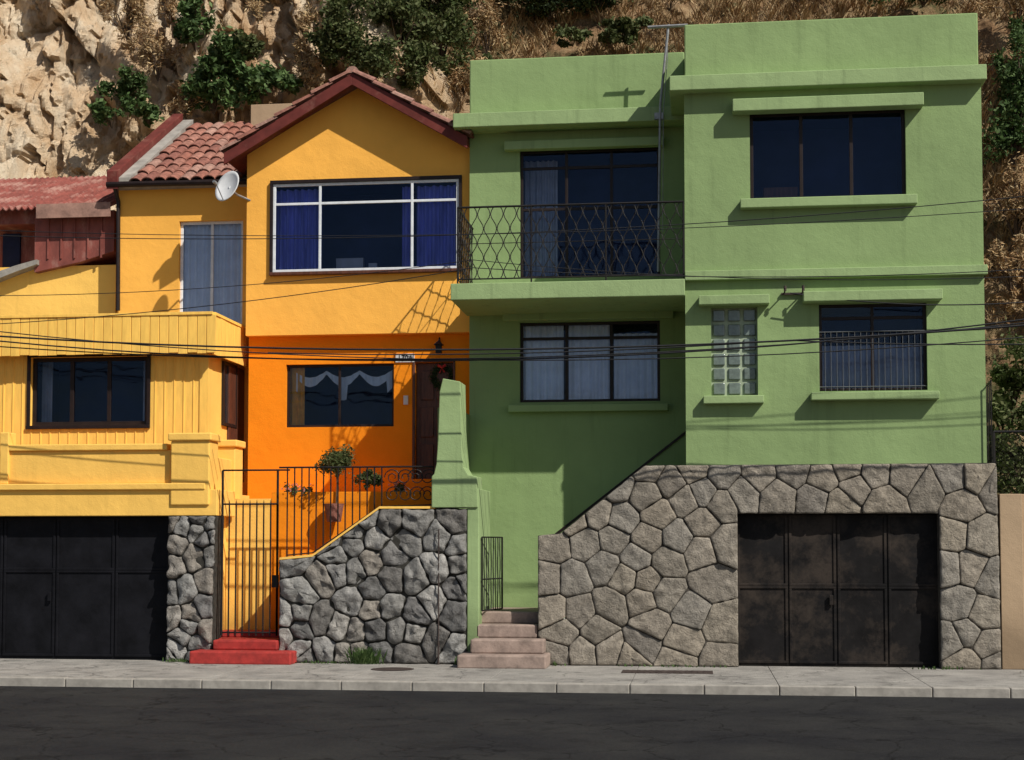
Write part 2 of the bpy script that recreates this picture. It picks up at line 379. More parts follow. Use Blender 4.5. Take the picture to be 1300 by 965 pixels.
def ledge(par, a, b, c, d, Y, proj, mat='green_trim', nm='ledge'):
    x0, x1, z0, z1 = R(a, b, c, d, Y-proj)
    MB().box(x0, x1, Y-proj, Y+.01, z0, z1).obj(nm, mat, par, .012)
ledge(gh, 930, 121, 1173, 137, YB, .24, nm='window_hood'); ledge(gh, 940, 249, 1165, 261, YB, .16, nm='window_sill')
ledge(gh, 887, 374, 977, 386, YB, .2, nm='window_hood'); ledge(gh, 893, 502, 970, 512, YB, .14, nm='window_sill')
ledge(gh, 1020, 368, 1197, 381, YB, .24, nm='window_hood'); ledge(gh, 1030, 497, 1193, 507, YB, .2, nm='window_sill')
ledge(gh, 640, 176, 842, 187, YL, .16, nm='window_hood'); ledge(gh, 638, 394, 855, 405, YL, .16, nm='window_hood'); ledge(gh, 645, 513, 848, 522, YL, .14, nm='window_sill')
window(gh, 'upper_window', w1, YB, [.333, .655], [], fw=.055)
window(gh, 'balcony_door', w4, YL, [.333, .655], [.54, .86], fw=.05)
window(gh, 'lower_window', w5, YL, [.333, .655], [.80], fw=.05)
window(gh, 'barred_window', w3, YB, [.5], [.84], fw=.05)
c = MB(); w_ = w5[1]-w5[0]
curtain(c, w5[0], w5[0]+w_*.31, w5[2], w5[3]-.02, YL+.17, 6, .025); curtain(c, w5[0]+w_*.345, w5[0]+w_*.64, w5[2], w5[3]-.02, YL+.17, 5, .025); curtain(c, w5[0]+w_*.67, w5[1], w5[2], w5[3]-.2, YL+.17, 6, .025)
c.obj('lower_curtain', 'whitec', gh, 0, True)
c = MB(); curtain(c, w4[0], w4[0]+.6, w4[2], w4[3]-.05, YL+.6, 6, .04); c.obj('balcony_curtain', 'greyc', gh, 0, True)
c = MB(); curtain(c, w3[0], w3[1], w3[2], w3[2]+(w3[3]-w3[2])*.55, YB+.34, 12, .02); c.obj('blind_curtain', 'greyc', gh, 0, True)
MB().box(w1[0]+.25, w1[0]+.8, YB+.85, YB+1.1, w1[2], w1[2]+.4).obj('room_furniture', 'wood', gh)
b = MB()
for i in range(1, 18):
    xx = w3[0]+(w3[1]-w3[0])*i/18; b.tube([(xx, YB+.03, w3[2]), (xx, YB+.03, w3[2]+(w3[3]-w3[2])*.68)], .0055, 5)
for q in (.05, .68): b.tube([(w3[0], YB+.03, w3[2]+(w3[3]-w3[2])*q), (w3[1], YB+.03, w3[2]+(w3[3]-w3[2])*q)], .008, 5)
b.obj('window_bars', 'barpaint', gh)
gb = MB(); fr = MB(); x0, x1, z0, z1 = w2
for i in range(3):
    for j in range(6):
        a = x0+(x1-x0)*i/3; bb = x0+(x1-x0)*(i+1)/3; cc = z0+(z1-z0)*j/6; dd = z0+(z1-z0)*(j+1)/6
        gb.box(a+.028, bb-.028, YB+.10, YB+.16, cc+.024, dd-.024)
fr.box(x0, x1, YB+.13, YB+.175, z0, z1)
gb.obj('glass_blocks', 'glassdark', gh, .015); fr.obj('glass_block_grout', plain('pale_green_grout', (.34, .40, .28), .9), gh)
def garage(par, x0, x1, z0, z1, Y, nsplit, mid, mt='black'):
    g = MB(); g.box(x0, x1, Y, Y+.04, z0, z1)
    xs = [x0]+[x0+(x1-x0)*t for t in nsplit]+[x1]
    for a, b_ in zip(xs[:-1], xs[1:]):
        for q0, q1 in ((z0+.04, z0+(z1-z0)*mid-.0), (z0+(z1-z0)*mid, z1-.03)):
            t = .04
            g.box(a+.012, b_-.012, Y-.022, Y-.001, q0, q0+t).box(a+.012, b_-.012, Y-.022, Y-.001, q1-t, q1-.004)
            g.box(a+.012, a+.012+t, Y-.02, Y-.001, q0+t, q1-t).box(b_-.012-t, b_-.012, Y-.02, Y-.001, q0+t, q1-t)
    xm = xs[len(xs)//2]; g.box(xm-.12, xm-.06, Y-.06, Y-.022, z0+.95, z0+1.1)
    g.obj('garage_door', mt, par, .005)
garage(gh, gr[0]-.02, gr[1]+.02, .01, gr[3]+.02, .2, [.26, .5, .75], .52, 'brownblack')
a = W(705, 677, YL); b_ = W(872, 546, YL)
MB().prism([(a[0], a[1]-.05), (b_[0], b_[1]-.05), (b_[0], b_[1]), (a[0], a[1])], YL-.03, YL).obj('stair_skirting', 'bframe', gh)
st = MB(); xs0 = X(712, .5, 700); xs1 = bx0; ztop = Z(610, .5, 800)
nst = 11; zl = .82
for i in range(nst):
    st.box(xs0+(xs1-xs0)*i/nst, xs1-.01, .455, YL-.04, zl+(ztop-zl)*i/nst-.02*(i > 0), zl+(ztop-zl)*(i+1)/nst)
st.obj('side_stair', 'stepc', gh)
s4 = MB()
s4.box(X(580, -.75, 830), X(693, -.75, 830), -.75, .3, -.01, .2)
s4.box(X(597, -.4, 820), X(690, -.4, 820), -.4, .3, .2, .42)
xr = X(683, 0, 760)-.01; xl = X(604, 0, 760)
s4.box(xl, xr, -.02, .7, .42, .63); s4.box(xl, xs0, .32, YL-.02, .63, .82)
s4.obj('concrete_steps', 'stepc', None, .025)
gp = empty('green_boundary_wall')
MB().box(X(593, -.02, 720), X(608, -.02, 720), -.02, 1.3, 0, Z(620, 0)).obj('street_pillar', 'green_trim', gp, .015)
Yf = .25
pts = [W(*q, Yf) for q in ((552, 645), (610, 645), (609, 606), (598, 604), (592, 594), (590, 575), (589, 540), (588, 487), (566, 483), (562, 500), (560, 560), (558, 590), (555, 603), (552, 606))]
MB().prism(pts, Yf-.3, Yf+.25).obj('stepped_pier', 'green_trim', gp, .012)
MB().box(X(562, 1, 560), X(585, 1, 560), .5, YL+.1, 0, Z(520, 1)).obj('party_wall', 'green', gp)
br = empty('balcony_railing'); b = MB(); yr = YB-.02
rx0 = X(581, yr, 300); rx1 = bx0-.02; rz0 = sz1+.02; rz1 = Z(260, yr, 720)
def wavy(b, x, y, z0, z1, amp, ax='x', r=.0085, ph=0):
    n = 20; pp = []
    for i in range(n+1):
        t = i/n; d = amp*sin(t*2.5*2*math.pi+ph)
        pp.append((x+d, y, z0+(z1-z0)*t) if ax == 'x' else (x, y+d, z0+(z1-z0)*t))
    b.tube(pp, r, 5)
nb = 34
for i in range(nb):
    xx = rx0+(rx1-rx0)*(i+.5)/nb; wavy(b, xx, yr+(.004 if i % 2 else -.004), rz0+.05, rz1, .05, ph=math.pi*(i % 2))
for i in range(15):
    yy = yr+(YL-yr)*(i+.5)/15; wavy(b, rx0, yy, rz0+.05, rz1, .05, 'y', ph=math.pi*(i % 2))
for z, r in ((rz1, .018), (rz0+.06, .013), ((rz0+rz1)/2+.02, .007)):
    b.tube([(rx1, yr, z), (rx0, yr, z), (rx0, YL, z)], r, 6)
for xx in (rx0, rx0+(rx1-rx0)*.33, rx0+(rx1-rx0)*.66, rx1): b.tube([(xx, yr, sz1), (xx, yr, rz1)], .014)
b.obj('wrought_iron_bars', 'iron', br)
am = MB(); xb = X(835, YL-.7, 300)
am.tube([(xb, YL-.5, Z(345, YL-.5, 835)), (xb+.05, YL-.52, Z(140, YL-.5)), (X(849, YL-.5, 45), YL-.6, Z(42, YL-.5))], .024, 8)
za = Z(45, YL-.5); xa = X(849, YL-.5, 45)
am.tube([(xa-.35, YL-.62, za), (xa+.32, YL-.62, za+.01)], .026, 6)
am.box(xb-.05, xb+.1, YL-.53, YL-.43, Z(158, YL-.5), Z(150, YL-.5))
am.tube([(xa-.03, YL-.6, za), (xa-.02, YL-.59, za-.5), (xb+.1, YL-.54, Z(150, YL-.5)), (xb+.08, YL-.54, Z(300, YL-.5))], .006, 4)
am.obj('television_antenna', 'galv')
cbk = MB(); xx, zz = W(1012, 372, YB)
cbk.box(xx-.25, xx+.12, YB-.05, YB, zz-.03, zz).tube([(xx-.2, YB-.05, zz), (xx-.2, YB-.25, zz+.05)], .012).tube([(xx+.08, YB-.05, zz), (xx+.08, YB-.22, zz+.05)], .012)
for d in (-.2, .08): cbk.tube([(xx+d, YB-.22, zz+.0), (xx+d, YB-.22, zz+.08)], .022, 8)
cbk.obj('cable_bracket', 'rusty')
# ---------------------------------------------------------------- ORANGE HOUSE
oh = empty('orange_house')
YO, YG = 2.15, 2.35
ox0, ox1 = X(313, YO, 300), lx0-.004
oz0 = Z(424, YO, 450)
w6 = R(347, 231, 583, 344, YO); w7 = R(363, 462, 500, 542, YG); dr = R(527, 460, 575, 608, YG)
ez = Z(190, YO, 450)
MB().wall(ox0, ox1, oz0, ez, YO, [w6]).obj('upper_wall', 'orange', oh)
YR = YO-.42
rl = W(284, 196, YR); rr_ = W(593, 178, YR); rt = W(447, 96, YR)
rx = rt[0]; slope = ((rt[1]-rl[1])/(rt[0]-rl[0])+(rt[1]-rr_[1])/(rr_[0]-rt[0]))/2
ridge_z = rt[1]
def rz(x): return ridge_z-abs(x-rx)*slope
MB().add([(ox0, YO, ez), (ox1, YO, ez), (ox1, YO, max(ez, rz(ox1)-.1)), (rx, YO, ridge_z-.1), (ox0, YO, max(ez, rz(ox0)-.1))], [(0, 1, 2, 3, 4)]).obj('gable_wall', 'orange', oh)
MB().add([(ox0, YO, oz0), (ox0, 6.4, oz0), (ox0, 6.4, rz(ox0)-.1), (ox0, YO, rz(ox0)-.1), (ox1, YO, oz0), (ox1, 6.4, oz0), (ox1, 6.4, rz(ox1)-.1), (ox1, YO, rz(ox1)-.1)],
         [(0, 3, 2, 1), (4, 5, 6, 7), (0, 1, 5, 4)]).obj('upper_sides', 'orange', oh)
MB().wall(ox0, ox1, 0, oz0+.0, YG, [w7, dr]).obj('ground_floor_wall', 'deep', oh)
MB().box(ox0, ox1, YG, 6.4, 0, oz0-.003, 'f').obj('ground_floor_sides', 'deep', oh)
window(oh, 'big_window', w6, YO-.14, [.255, .75], [.77], 'wframe', fw=.045, rev=.16, outer=.05)
k = MB(); x0, x1, z0, z1 = w6
k.box(x0-.05, x1+.05, YO-.06, YO+.01, z1+.002, z1+.06).box(x0-.05, x0-.002, YO-.06, YO+.01, z0, z1).box(x1+.002, x1+.05, YO-.06, YO+.01, z0, z1)
k.obj('window_surround', 'bframe', oh)
MB().box(x0-.05, x1+.05, YO-.1, YO+.01, z0-.06, z0-.002).obj('window_sill', 'wood', oh, .01)
c = MB(); curtain(c, x0, x0+(x1-x0)*.26, z0, z1-.08, YO+.12, 7, .05); curtain(c, x0+(x1-x0)*.69, x0+(x1-x0)*.745, z0, z1-.08, YO+.12, 2.2, .03); curtain(c, x0+(x1-x0)*.765, x1, z0, z1-.08, YO+.12, 6, .05); c.obj('blue_curtains', 'bluec', oh, 0, True)
MB().box(x0+1.0, x0+1.5, YO+.6, YO+.7, z0, z0+.35).box(x0+1.6, x0+1.75, YO+.6, YO+.65, z0, z0+.25).obj('room_ornaments', 'greyc', oh)
window(oh, 'ground_window', w7, YG, [.49], [], 'bframe', fw=.045)
x0, x1, z0, z1 = w7
sw = MB(); n = 80; vs = []; fs = []
for i in range(n+1):
    u = i/n; xx = x0+(x1-x0)*(.05+.92*u); s_ = abs(sin(u*math.pi*3)); drop = .10+.16*s_+(.38 if (abs(u-.0) < .05 or abs(u-.5) < .04 or u > .94) else 0)
    top = z1-.10-.12*s_
    vs += [(xx, YG+.17+.015*sin(u*90), top), (xx, YG+.17+.015*sin(u*90), top-drop*.65)]
for i in range(n): fs.append((2*i, 2*i+1, 2*i+3, 2*i+2))
sw.add(vs, fs).obj('lace_swag', 'whitec', oh)
c = MB(); curtain(c, x0, x0+.3, z0, z1, YG+.17, 3, .02); c.obj('ochre_curtain', plain('ochre_curtain', (.75, .40, .07), .9), oh, 0, True)
x0, x1, z0, z1 = dr; d = MB(); d.box(x0, x1, YG+.1, YG+.15, z0, z1)
for (a, bq) in ((.10, .30), (.36, .62), (.68, .93)):
    for (p, q) in ((.13, .47), (.55, .88)): d.box(x0+(x1-x0)*p, x0+(x1-x0)*q, YG+.07, YG+.1, z0+(z1-z0)*a, z0+(z1-z0)*bq)
d.box(x0-.05, x0-.001, YG-.02, YG+.1, z0, z1).box(x1+.001, x1+.04, YG-.02, YG+.1, z0, z1).box(x0-.05, x1+.04, YG-.022, YG+.1, z1+.001, z1+.05)
d.obj('front_door', 'wood', oh, .01)
def tiles(mb, P, U, V, Nn, w, l, tw=.21, tl=.36):
    nc = int(w/tw); nr = int(l/tl); tw = w/nc; tl = l/nr
    for r in range(nr):
        for c_ in range(nc):
            vs = []; jz = random.uniform(-.012, .012); jx = random.uniform(-.008, .008); jt = random.uniform(-.03, .03)
            for j, (t, hgt) in enumerate(((-.12+jt, .035), (1.0, .0))):
                for k_ in range(7):
                    a = math.pi*k_/6; off = -cos(a)*.5*tw*1.02+jx; hh = sin(a)*tw*.38
                    vs.append(P+U*(c_*tw+tw/2+off)+V*(r*tl+t*tl)+Nn*(hh+hgt+jz))
            vs += [v - Nn*.02 for v in vs[:7]]
            mb.add(vs, [(k_, k_+1, k_+8, k_+7) for k_ in range(6)]+[(14+k_, 15+k_, k_+1, k_) for k_ in range(6)])
sl = math.atan(slope); xL, xR = rl[0], rr_[0]
tb = MB(); ll = (rx-xL)/cos(sl); lr = (xR-rx)/cos(sl)
tiles(tb, Vector((xL, YR+.02, rz(xL)+.05)), Vector((0, 1, 0)), Vector((cos(sl), 0, sin(sl))), Vector((-sin(sl), 0, cos(sl))), 5.0, ll)
tiles(tb, Vector((xR, YR+.02, rz(xR)+.05)), Vector((0, 1, 0)), Vector((-cos(sl), 0, sin(sl))), Vector((sin(sl), 0, cos(sl))), 5.0, lr)
y = YR
while y < 6.6:
    n = 8; vs = []
    for (yy, r) in ((y, .12), (y+.42, .10)):
        vs += [(rx-cos(math.pi*k_/n)*r, yy, ridge_z+.05+sin(math.pi*k_/n)*r) for k_ in range(n+1)]
    tb.add(vs, [(k_, k_+1, k_+n+2, k_+n+1) for k_ in range(n)]+[tuple(range(n+1))]); y += .36
for sgn, xe, le in ((-1, xL, ll), (1, xR, lr)):
    V = Vector((-sgn*cos(sl), 0, sin(sl))); Nn = Vector((sgn*sin(sl), 0, cos(sl))); nn = int(le/.36)
    for r in range(nn):
        vs = []
        for (t, rr) in ((r*le/nn-.03, .085), ((r+1)*le/nn, .07)):
            base = Vector((xe, YR+.03, rz(xe)+.05))+V*t+Nn*(.045 if rr > .08 else .015)
            vs += [base+Vector((0, 1, 0))*(-cos(math.pi*k_/6)*rr)+Nn*(sin(math.pi*k_/6)*rr) for k_ in range(7)]
        tb.add(vs, [(k_, k_+1, k_+8, k_+7) for k_ in range(6)]+[tuple(range(7))])
tb.obj('roof_tiles', 'terracotta', oh)
for sgn, xe, nm in ((-1, xL, 'left'), (1, xR, 'right')):
    q = [(xe, rz(xe)+.05), (rx, ridge_z+.05), (rx, ridge_z-.16), (xe, rz(xe)-.16)]
    MB().prism(q, YR, YR+.05).obj('bargeboard_'+nm, 'dark_red', oh, .006)
    q = [(xe, rz(xe)+.045), (rx, ridge_z+.045), (rx, ridge_z-.06), (xe, rz(xe)-.06)]
    MB().prism(q, YR+.052, 6.7).obj('roof_deck_'+nm, 'dark_red', oh)
YW = 3.0
wx0 = X(150, YW, 300); wz1 = Z(232, YW, 230)
w8 = R(227, 280, 308, 412, YW)
MB().wall(wx0, ox0, 0, wz1, YW, [w8]).obj('wing_wall', 'orange', oh)
MB().box(wx0, ox0-.003, YW, 6.4, 0, wz1, 'fr').obj('wing_sides', 'orange', oh)
window(oh, 'wing_glass_door', w8, YW, [.5], [], 'wframe', fw=.055)
c = MB(); curtain(c, w8[0], w8[1], w8[2], w8[3], YW+.17, 9, .025); c.obj('wing_curtain', 'whitec', oh, 0, True)
YE = YW-.2; YRG = 6.2
ezw = Z(231, YE, 230); rzw = Z(160, YRG, 290); vv = Vector((0, YRG-YE, rzw-ezw)); lv = vv.length; vv.normalize()
tw_ = MB()
tiles(tw_, Vector((wx0+.30, YE, ezw)), Vector((1, 0, 0)), vv, Vector((0, -vv.z, vv.y)), X(330, 4, 200)-wx0-.3, lv, .22, .4)
tw_.obj('wing_roof_tiles', 'terracotta', oh)
MB().prismx([(YE, ezw-.02), (YRG, rzw-.02), (YRG, wz1-.3), (YW+.01, wz1-.3), (YW+.01, ezw-.08)], wx0+.02, ox0-.01).obj('wing_roof_deck', 'concrete', oh)
MB().prismx([(YE-.1, ezw-.12), (YE-.1, ezw+.22), (YRG, rzw+.3), (YRG, rzw-.4)], wx0-.12, wx0+.1).obj('wing_parapet', 'dark_red', oh, .01)
MB().prismx([(YE-.06, ezw+.1), (YRG, rzw+.16), (YRG, rzw-.3), (YE-.06, ezw-.05)], wx0+.102, wx0+.32).obj('wing_flashing', 'concrete', oh)
MB().box(X(320, 6, 150), X(372, 6, 150), 5.9, 6.4, rzw-1, Z(134, 6, 340)).obj('chimney', 'tan', oh, .01)
g = MB(); g.tube([(wx0-.12, YE-.08, ezw-.03), (ox0-.02, YE-.08, ezw-.05)], .055, 8)
g.tube([(wx0+.02, YE-.08, ezw-.05), (wx0+.02, YW-.06, ezw-.3), (wx0+.04, YW-.06, Z(395, YW, 150))], .04, 8); g.obj('gutter_downspout', 'bframe', oh)
dh = empty('satellite_dish'); xd, zd = W(298, 244, YO-.15); cdn = Vector((-.35, -.85, .35)).normalized()
rot = cdn.to_track_quat('Z', 'Y'); vs = []; fs = []; n = 28; m = 6
for j in range(m+1):
    r = j/m
    for i in range(n):
        a = 2*math.pi*i/n; vs.append(Vector((xd, YO-.45, zd))+rot@Vector((.25*r*cos(a), .31*r*sin(a), .07*r*r)))
for j in range(m):
    for i in range(n): fs.append((j*n+i, j*n+(i+1) % n, (j+1)*n+(i+1) % n, (j+1)*n+i))
o = MB().add(vs, fs).obj('dish_reflector', 'white', dh, 0, True); so = o.modifiers.new('s', 'SOLIDIFY'); so.thickness = .012
cc = Vector((xd, YO-.45, zd)); lnb = cc+rot@Vector((0, -.12, .34))
MB().tube([cc+rot@Vector((0, -.29, .06)), lnb], .01).tube([lnb-cdn*.02, lnb+cdn*.07], .028, 8).obj('feed_arm', 'galv', dh)
MB().tube([cc, cc+Vector((.05, .3, -.05)), (ox0+.06, YO+.01, zd-.12)], .018).obj('dish_mount', 'galv', dh)
xl_, zl_ = W(557, 441, YG-.15); lm = empty('wall_lantern')
MB().box(xl_-.05, xl_+.05, YG-.2, YG-.1, zl_-.1, zl_+.04).add([(xl_-.08, YG-.23, zl_+.04), (xl_+.08, YG-.23, zl_+.04), (xl_+.08, YG-.07, zl_+.04), (xl_-.08, YG-.07, zl_+.04), (xl_, YG-.15, zl_+.13)], [(0, 1, 4), (1, 2, 4), (2, 3, 4), (3, 0, 4), (3, 2, 1, 0)]).tube([(xl_, YG-.15, zl_+.12), (xl_, YG-.07, zl_+.18), (xl_, YG, zl_+.1)], .012).obj('lantern_body', 'iron', lm)
ns = empty('house_number_sign'); q = R(502, 449, 526, 460, YG-.03)
MB().box(q[0], q[1], YG-.03, YG-.001, q[2], q[3]).obj('plate', 'white', ns, .004)
tcv = bpy.data.curves.new('digits', 'FONT'); tcv.body = '1704'; tcv.size = .13; tcv.align_x = 'CENTER'; tcv.align_y = 'CENTER'; tcv.extrude = .002
to = bpy.data.objects.new('digits', tcv); sc.collection.objects.link(to); to.rotation_euler = (rad(90), 0, 0); to.location = ((q[0]+q[1])/2, YG-.034, (q[2]+q[3])/2); to.parent = ns; tcv.materials.append(M['iron'])
xv, zv = W(515, 508, YG-.03); MB().box(xv-.04, xv+.04, YG-.03, YG, zv-.08, zv+.08).obj('doorbell_box', 'white')
# ---------------------------------------------------------------- YELLOW HOUSE (low, left)
yh = empty('yellow_house')
YF = 1.0; yx0 = X(-160, YF, 500); yx1 = X(264, YF, 500)
w9 = R(39, 453, 187, 540, YF); yz1 = Z(445, YF, 130)
MB().wall(yx0, yx1, 0, yz1, YF, [w9], .2).obj('front_wall', 'yboard', yh)
MB().box(yx0, yx1, YF, YW-.01, 0, yz1, 'f').obj('side_walls', 'yellow', yh)
bt = MB(); x = yx0
zlow = Z(566, YF, 130)
while x < yx1-.03:
    if w9[0]-.03 < x < w9[1]+.03: bt.box(x, x+.018, YF-.012, YF, zlow, w9[2]-.06)
    else: bt.box(x, x+.018, YF-.012, YF, zlow, yz1)
    x += .17
bt.box(yx1-.14, yx1+.012, YF-.02, YF-.013, zlow, yz1)
bt.obj('board_battens', 'yboard', yh)
window(yh, 'front_window', w9, YF, [.34, .66], [], 'bframe', fw=.07, outer=.07)
x0, x1, z0, z1 = w9
c = MB(); curtain(c, x0, x0+.2, z0, z1, YF+.45, 2, .03); curtain(c, x1-.25, x1, z0, z1, YF+.45, 3, .03); c.obj('front_curtain', 'greyc', yh, 0, True)
MB().box(x0-.06, x1+.06, YF-.035, YF-.002, z1, z1+.06).box(x0-.06, x1+.06, YF-.05, YF-.002, z0-.06, z0).box(x0-.06, x0, YF-.033, YF-.002, z0, z1).box(x1, x1+.06, YF-.033, YF-.002, z0, z1).obj('window_casing', 'bframe', yh, .005)
YFF = YF-.28; fz0, fz1 = Z(450, YFF, 130), Z(402, YFF, 130); fx1 = X(270, YFF, 425)
fa = MB(); x = yx0
while x < fx1-.05:
    fa.box(x, x+.155, YFF-.012+random.uniform(-.005, .005), YFF+.02, fz0+random.uniform(-.012, .012), fz1); x += .165
fa.box(yx0, fx1, YFF-.03, YFF+.05, fz1, fz1+.05)
y = YFF+.03
while y < YW+.2:
    fa.box(fx1-.02, fx1+.014+random.uniform(-.004, .004), y, y+.155, fz0-.02, fz1-.0); y += .165
fa.box(fx1-.05, fx1+.03, YFF+.052, YW+.3, fz1, fz1+.05)
fa.obj('board_fascia', 'yboard', yh, .004)
MB().box(yx0, fx1-.055, YFF+.055, YW-.02, fz0+.04, fz1-.01).obj('flat_roof', 'concrete', yh)
def yat(px, xc):
    lo, hi = 0., 6.
    for _ in range(40):
        m_ = (lo+hi)/2
        if X(px, m_, 500) < xc: hi = m_
        else: lo = m_
    return (lo+hi)/2
ya, yb = yat(281, yx1), yat(298, yx1)
sw_ = MB(); zz0, zz1 = Z(540, ya, 290), Z(458, ya, 290)
sw_.box(yx1, yx1+.05, ya, yb, zz0, zz0+.06).box(yx1, yx1+.05, ya, yb, zz1-.06, zz1).box(yx1, yx1+.048, ya, ya+.06, zz0+.06, zz1-.06).box(yx1, yx1+.048, yb-.06, yb, zz0+.06, zz1-.06)
sw_.obj('side_window_frame', 'bframe', yh, .005)
MB().box(yx1-.01, yx1+.012, ya+.03, yb-.03, zz0+.03, zz1-.03).obj('side_window_glass', plain('dark_glass', (.02, .025, .03), .05, .1, 3, spec=.9), yh)
ya, yb = yat(316, yx1), YW-.05
if yb-ya < .4: ya = yb-.9
MB().box(yx1, yx1+.04, ya, yb, Z(610, ya, 320), Z(462, ya, 320)).obj('side_door', 'wood', yh, .01)
gl = (X(-160, .0, 740), X(213, .0, 740), 0, Z(655, 0, 100))
MB().box(yx0, X(276, .05, 640), .02, YF+.0, gl[3], Z(622, 0, 130)).obj('terrace_front', 'yellow', yh, .01)
MB().box(yx0, X(262, .05, 640), -.04, YF-.02, Z(622, 0, 130), Z(614, 0, 130)).obj('terrace_ledge', 'yellow', yh, .015)
MB().box(yx0, X(217, .1, 590), .10, .28, Z(614, 0, 130), Z(572, .1, 130)).obj('terrace_parapet', 'yellow', yh, .015)
MB().box(X(10, .1, 570), X(213, .1, 570), .05, .33, Z(572, .1, 130), Z(564, .1, 130)).obj('parapet_cap', 'yellow', yh, .015)
MB().box(X(0, .05, 570), X(11, .05, 570), .04, .34, Z(614, 0, 130), Z(549, .05, 0)).obj('parapet_post', 'yellow', yh, .015)
px0, px1 = X(217, 0, 600), X(266, 0, 600)
MB().box(px0, px1, -.02, .45, Z(640, 0), Z(556, 0)).box(px0-.04, px1+.04, -.06, .49, Z(556, 0), Z(546, 0)).obj('corner_post', 'yellow', yh, .02)
sxm = px1-.04
MB().box(sxm-.25, sxm, .45, 1.5, 0, Z(580, 1)).obj('side_parapet', 'yellow', yh, .015)
MB().box(sxm-.28, sxm+.06, 1.3, 1.75, 0, Z(565, 1.4)).box(sxm-.32, sxm+.1, 1.26, 1.79, Z(565, 1.4), Z(556, 1.4)).obj('side_post', 'yellow', yh, .02)
MB().box(sxm-.3, sxm-.002, .46, YW, 0, Z(622, 0)).obj('side_retaining_wall', 'yellow', yh)
garage(yh, gl[0], gl[1]+.03, .01, gl[3]+.0, .25, [.24, .42, .60, .80], .62)
MB().box(gl[0], gl[1]+.02, .3, .9, 0, gl[3]).obj('garage_back', 'interior', yh)
pl = [(X(213, 0, 740), 0), (X(270, 0, 740), 0), (X(273, 0, 740), gl[3]-.003), (X(213, 0, 740), gl[3]-.003)]
stones('stone_pillar', pl, 0, .31, 'stone_l', 'mortar_d', .022, .055, seed=5, thick=.44, rough=.03, var=.5, relax=1)
rs = MB(); rs.box(X(240, -.45, 830), X(369, -.45, 830), -.45, .3, -.01, .2).box(X(270, -.12, 815), X(352, -.12, 815), -.12, .3, .2, .36)
rs.obj('red_steps', 'redstep', None, .025)
gs = empty('entrance_stair'); gx0, gx1 = sxm+.0, X(355, .2, 760)
s_ = MB()
for i in range(2): s_.box(gx0, gx1+.3, .3+.3*i, 1.2, .0 if i == 0 else .36+.1*(i-1), .36+.1*i+.001)
s_.obj('steps', 'redstep', gs, .015)
MB().box(gx0, X(345, 1.1, 700), 1.05, 1.6, 0, Z(632, 1.05)).obj('stair_back_wall', 'yellow', gs)
MB().box(X(345, 1.1, 700)+.003, X(560, 1.3, 700), 1.04, YG-.01, 0, Z(625, 1.3, 450)).obj('planter_wall', 'deep', gs, .01)
MB().box(X(366, .6, 640), X(558, .5, 640), .46, 1.035, 0, Z(715, .46, 520)).obj('terrace_fill', 'deep', gs)
gt = empty('iron_gate'); b = MB(); yg = .12
g0, g1 = X(282, yg, 700), X(352, yg, 700); zt = Z(597, yg, 320); zb = .42
for i in range(9):
    xx = g0+(g1-g0)*i/8; b.tube([(xx, yg, zb), (xx, yg, zt if i in (0,) else Z(640, yg, 320))], .013 if i % 8 else .02, 6)
for i in range(1, 9):
    xx = g0+(g1-g0)*i/8; b.tube([(xx, yg, Z(640, yg, 320)), (xx, yg, Z(640, yg, 320)+.07)], .013, 5, .002)
for z in (zb+.05, Z(640, yg, 320)): b.tube([(g0, yg, z), (g1, yg, z)], .016)
b.tube([(g1, yg, zb), (g1, yg, zt)], .02); b.tube([(g0, yg, zt), (g1+.2, yg, zt)], .016)
b.box(g1-.08, g1+.02, yg-.03, yg+.03, 1.2, 1.4)
b.obj('gate_bars', 'iron', gt)
rl_ = empty('iron_railing'); b = MB(); yr = .2
zt = Z(593, yr, 450); xa, xb = X(365, yr, 600), X(550, yr, 600)
def ltop(x):
    P = [W(355, 711, 0), W(397, 707, 0), W(482, 646, 0), W(593, 646, 0)]
    for (ax, az), (bx_, bz_) in zip(P[:-1], P[1:]):
        if ax <= x <= bx_: return az+(bz_-az)*(x-ax)/(bx_-ax)
    return P[-1][1] if x > P[-1][0] else P[0][1]
n = 20
for i in range(n+1):
    xx = xa+(xb-xa)*i/n
    if i < 14 or i == n: b.tube([(xx, yr, ltop(xx)+.02), (xx, yr, zt)], .012, 6)
b.tube([(g1, yr, zt), (xb, yr, zt)], .016)
lows = [(xx, yr, ltop(xx)+.07) for xx in (xa, X(397, yr, 700), X(482, yr, 650), xb)]
b.tube(lows, .012)
def scroll(b, cx, cz, r, y, sgn=1, turns=1.6, a0=0):
    b.tube([(cx+sgn*(r*(1-.75*i/24))*cos(a0+turns*2*math.pi*i/24), y, cz+(r*(1-.75*i/24))*sin(a0+turns*2*math.pi*i/24)) for i in range(25)], .009, 5)
zc = (ltop(xb)+.07+zt)/2; hh = (zt-ltop(xb)-.07)/2
for i in range(4):
    cx = xa+(xb-xa)*(.725+.08*i); scroll(b, cx, zc+hh*.45, hh*.45, yr, 1 if i % 2 else -1); scroll(b, cx, zc-hh*.45, hh*.45, yr, -1 if i % 2 else 1)
b.obj('railing_bars', 'iron', rl_)
cap = MB(); Pp = [W(355, 711, 0), W(397, 707, 0), W(482, 646, 0), W(552, 646, 0)]
for (ax, az), (bx_, bz_) in zip(Pp[:-1], Pp[1:]): cap.prism([(ax, az+.003), (bx_, bz_+.003), (bx_, bz_+.04), (ax, az+.04)], -.02, .3)
cap.obj('wall_coping', 'yellow')
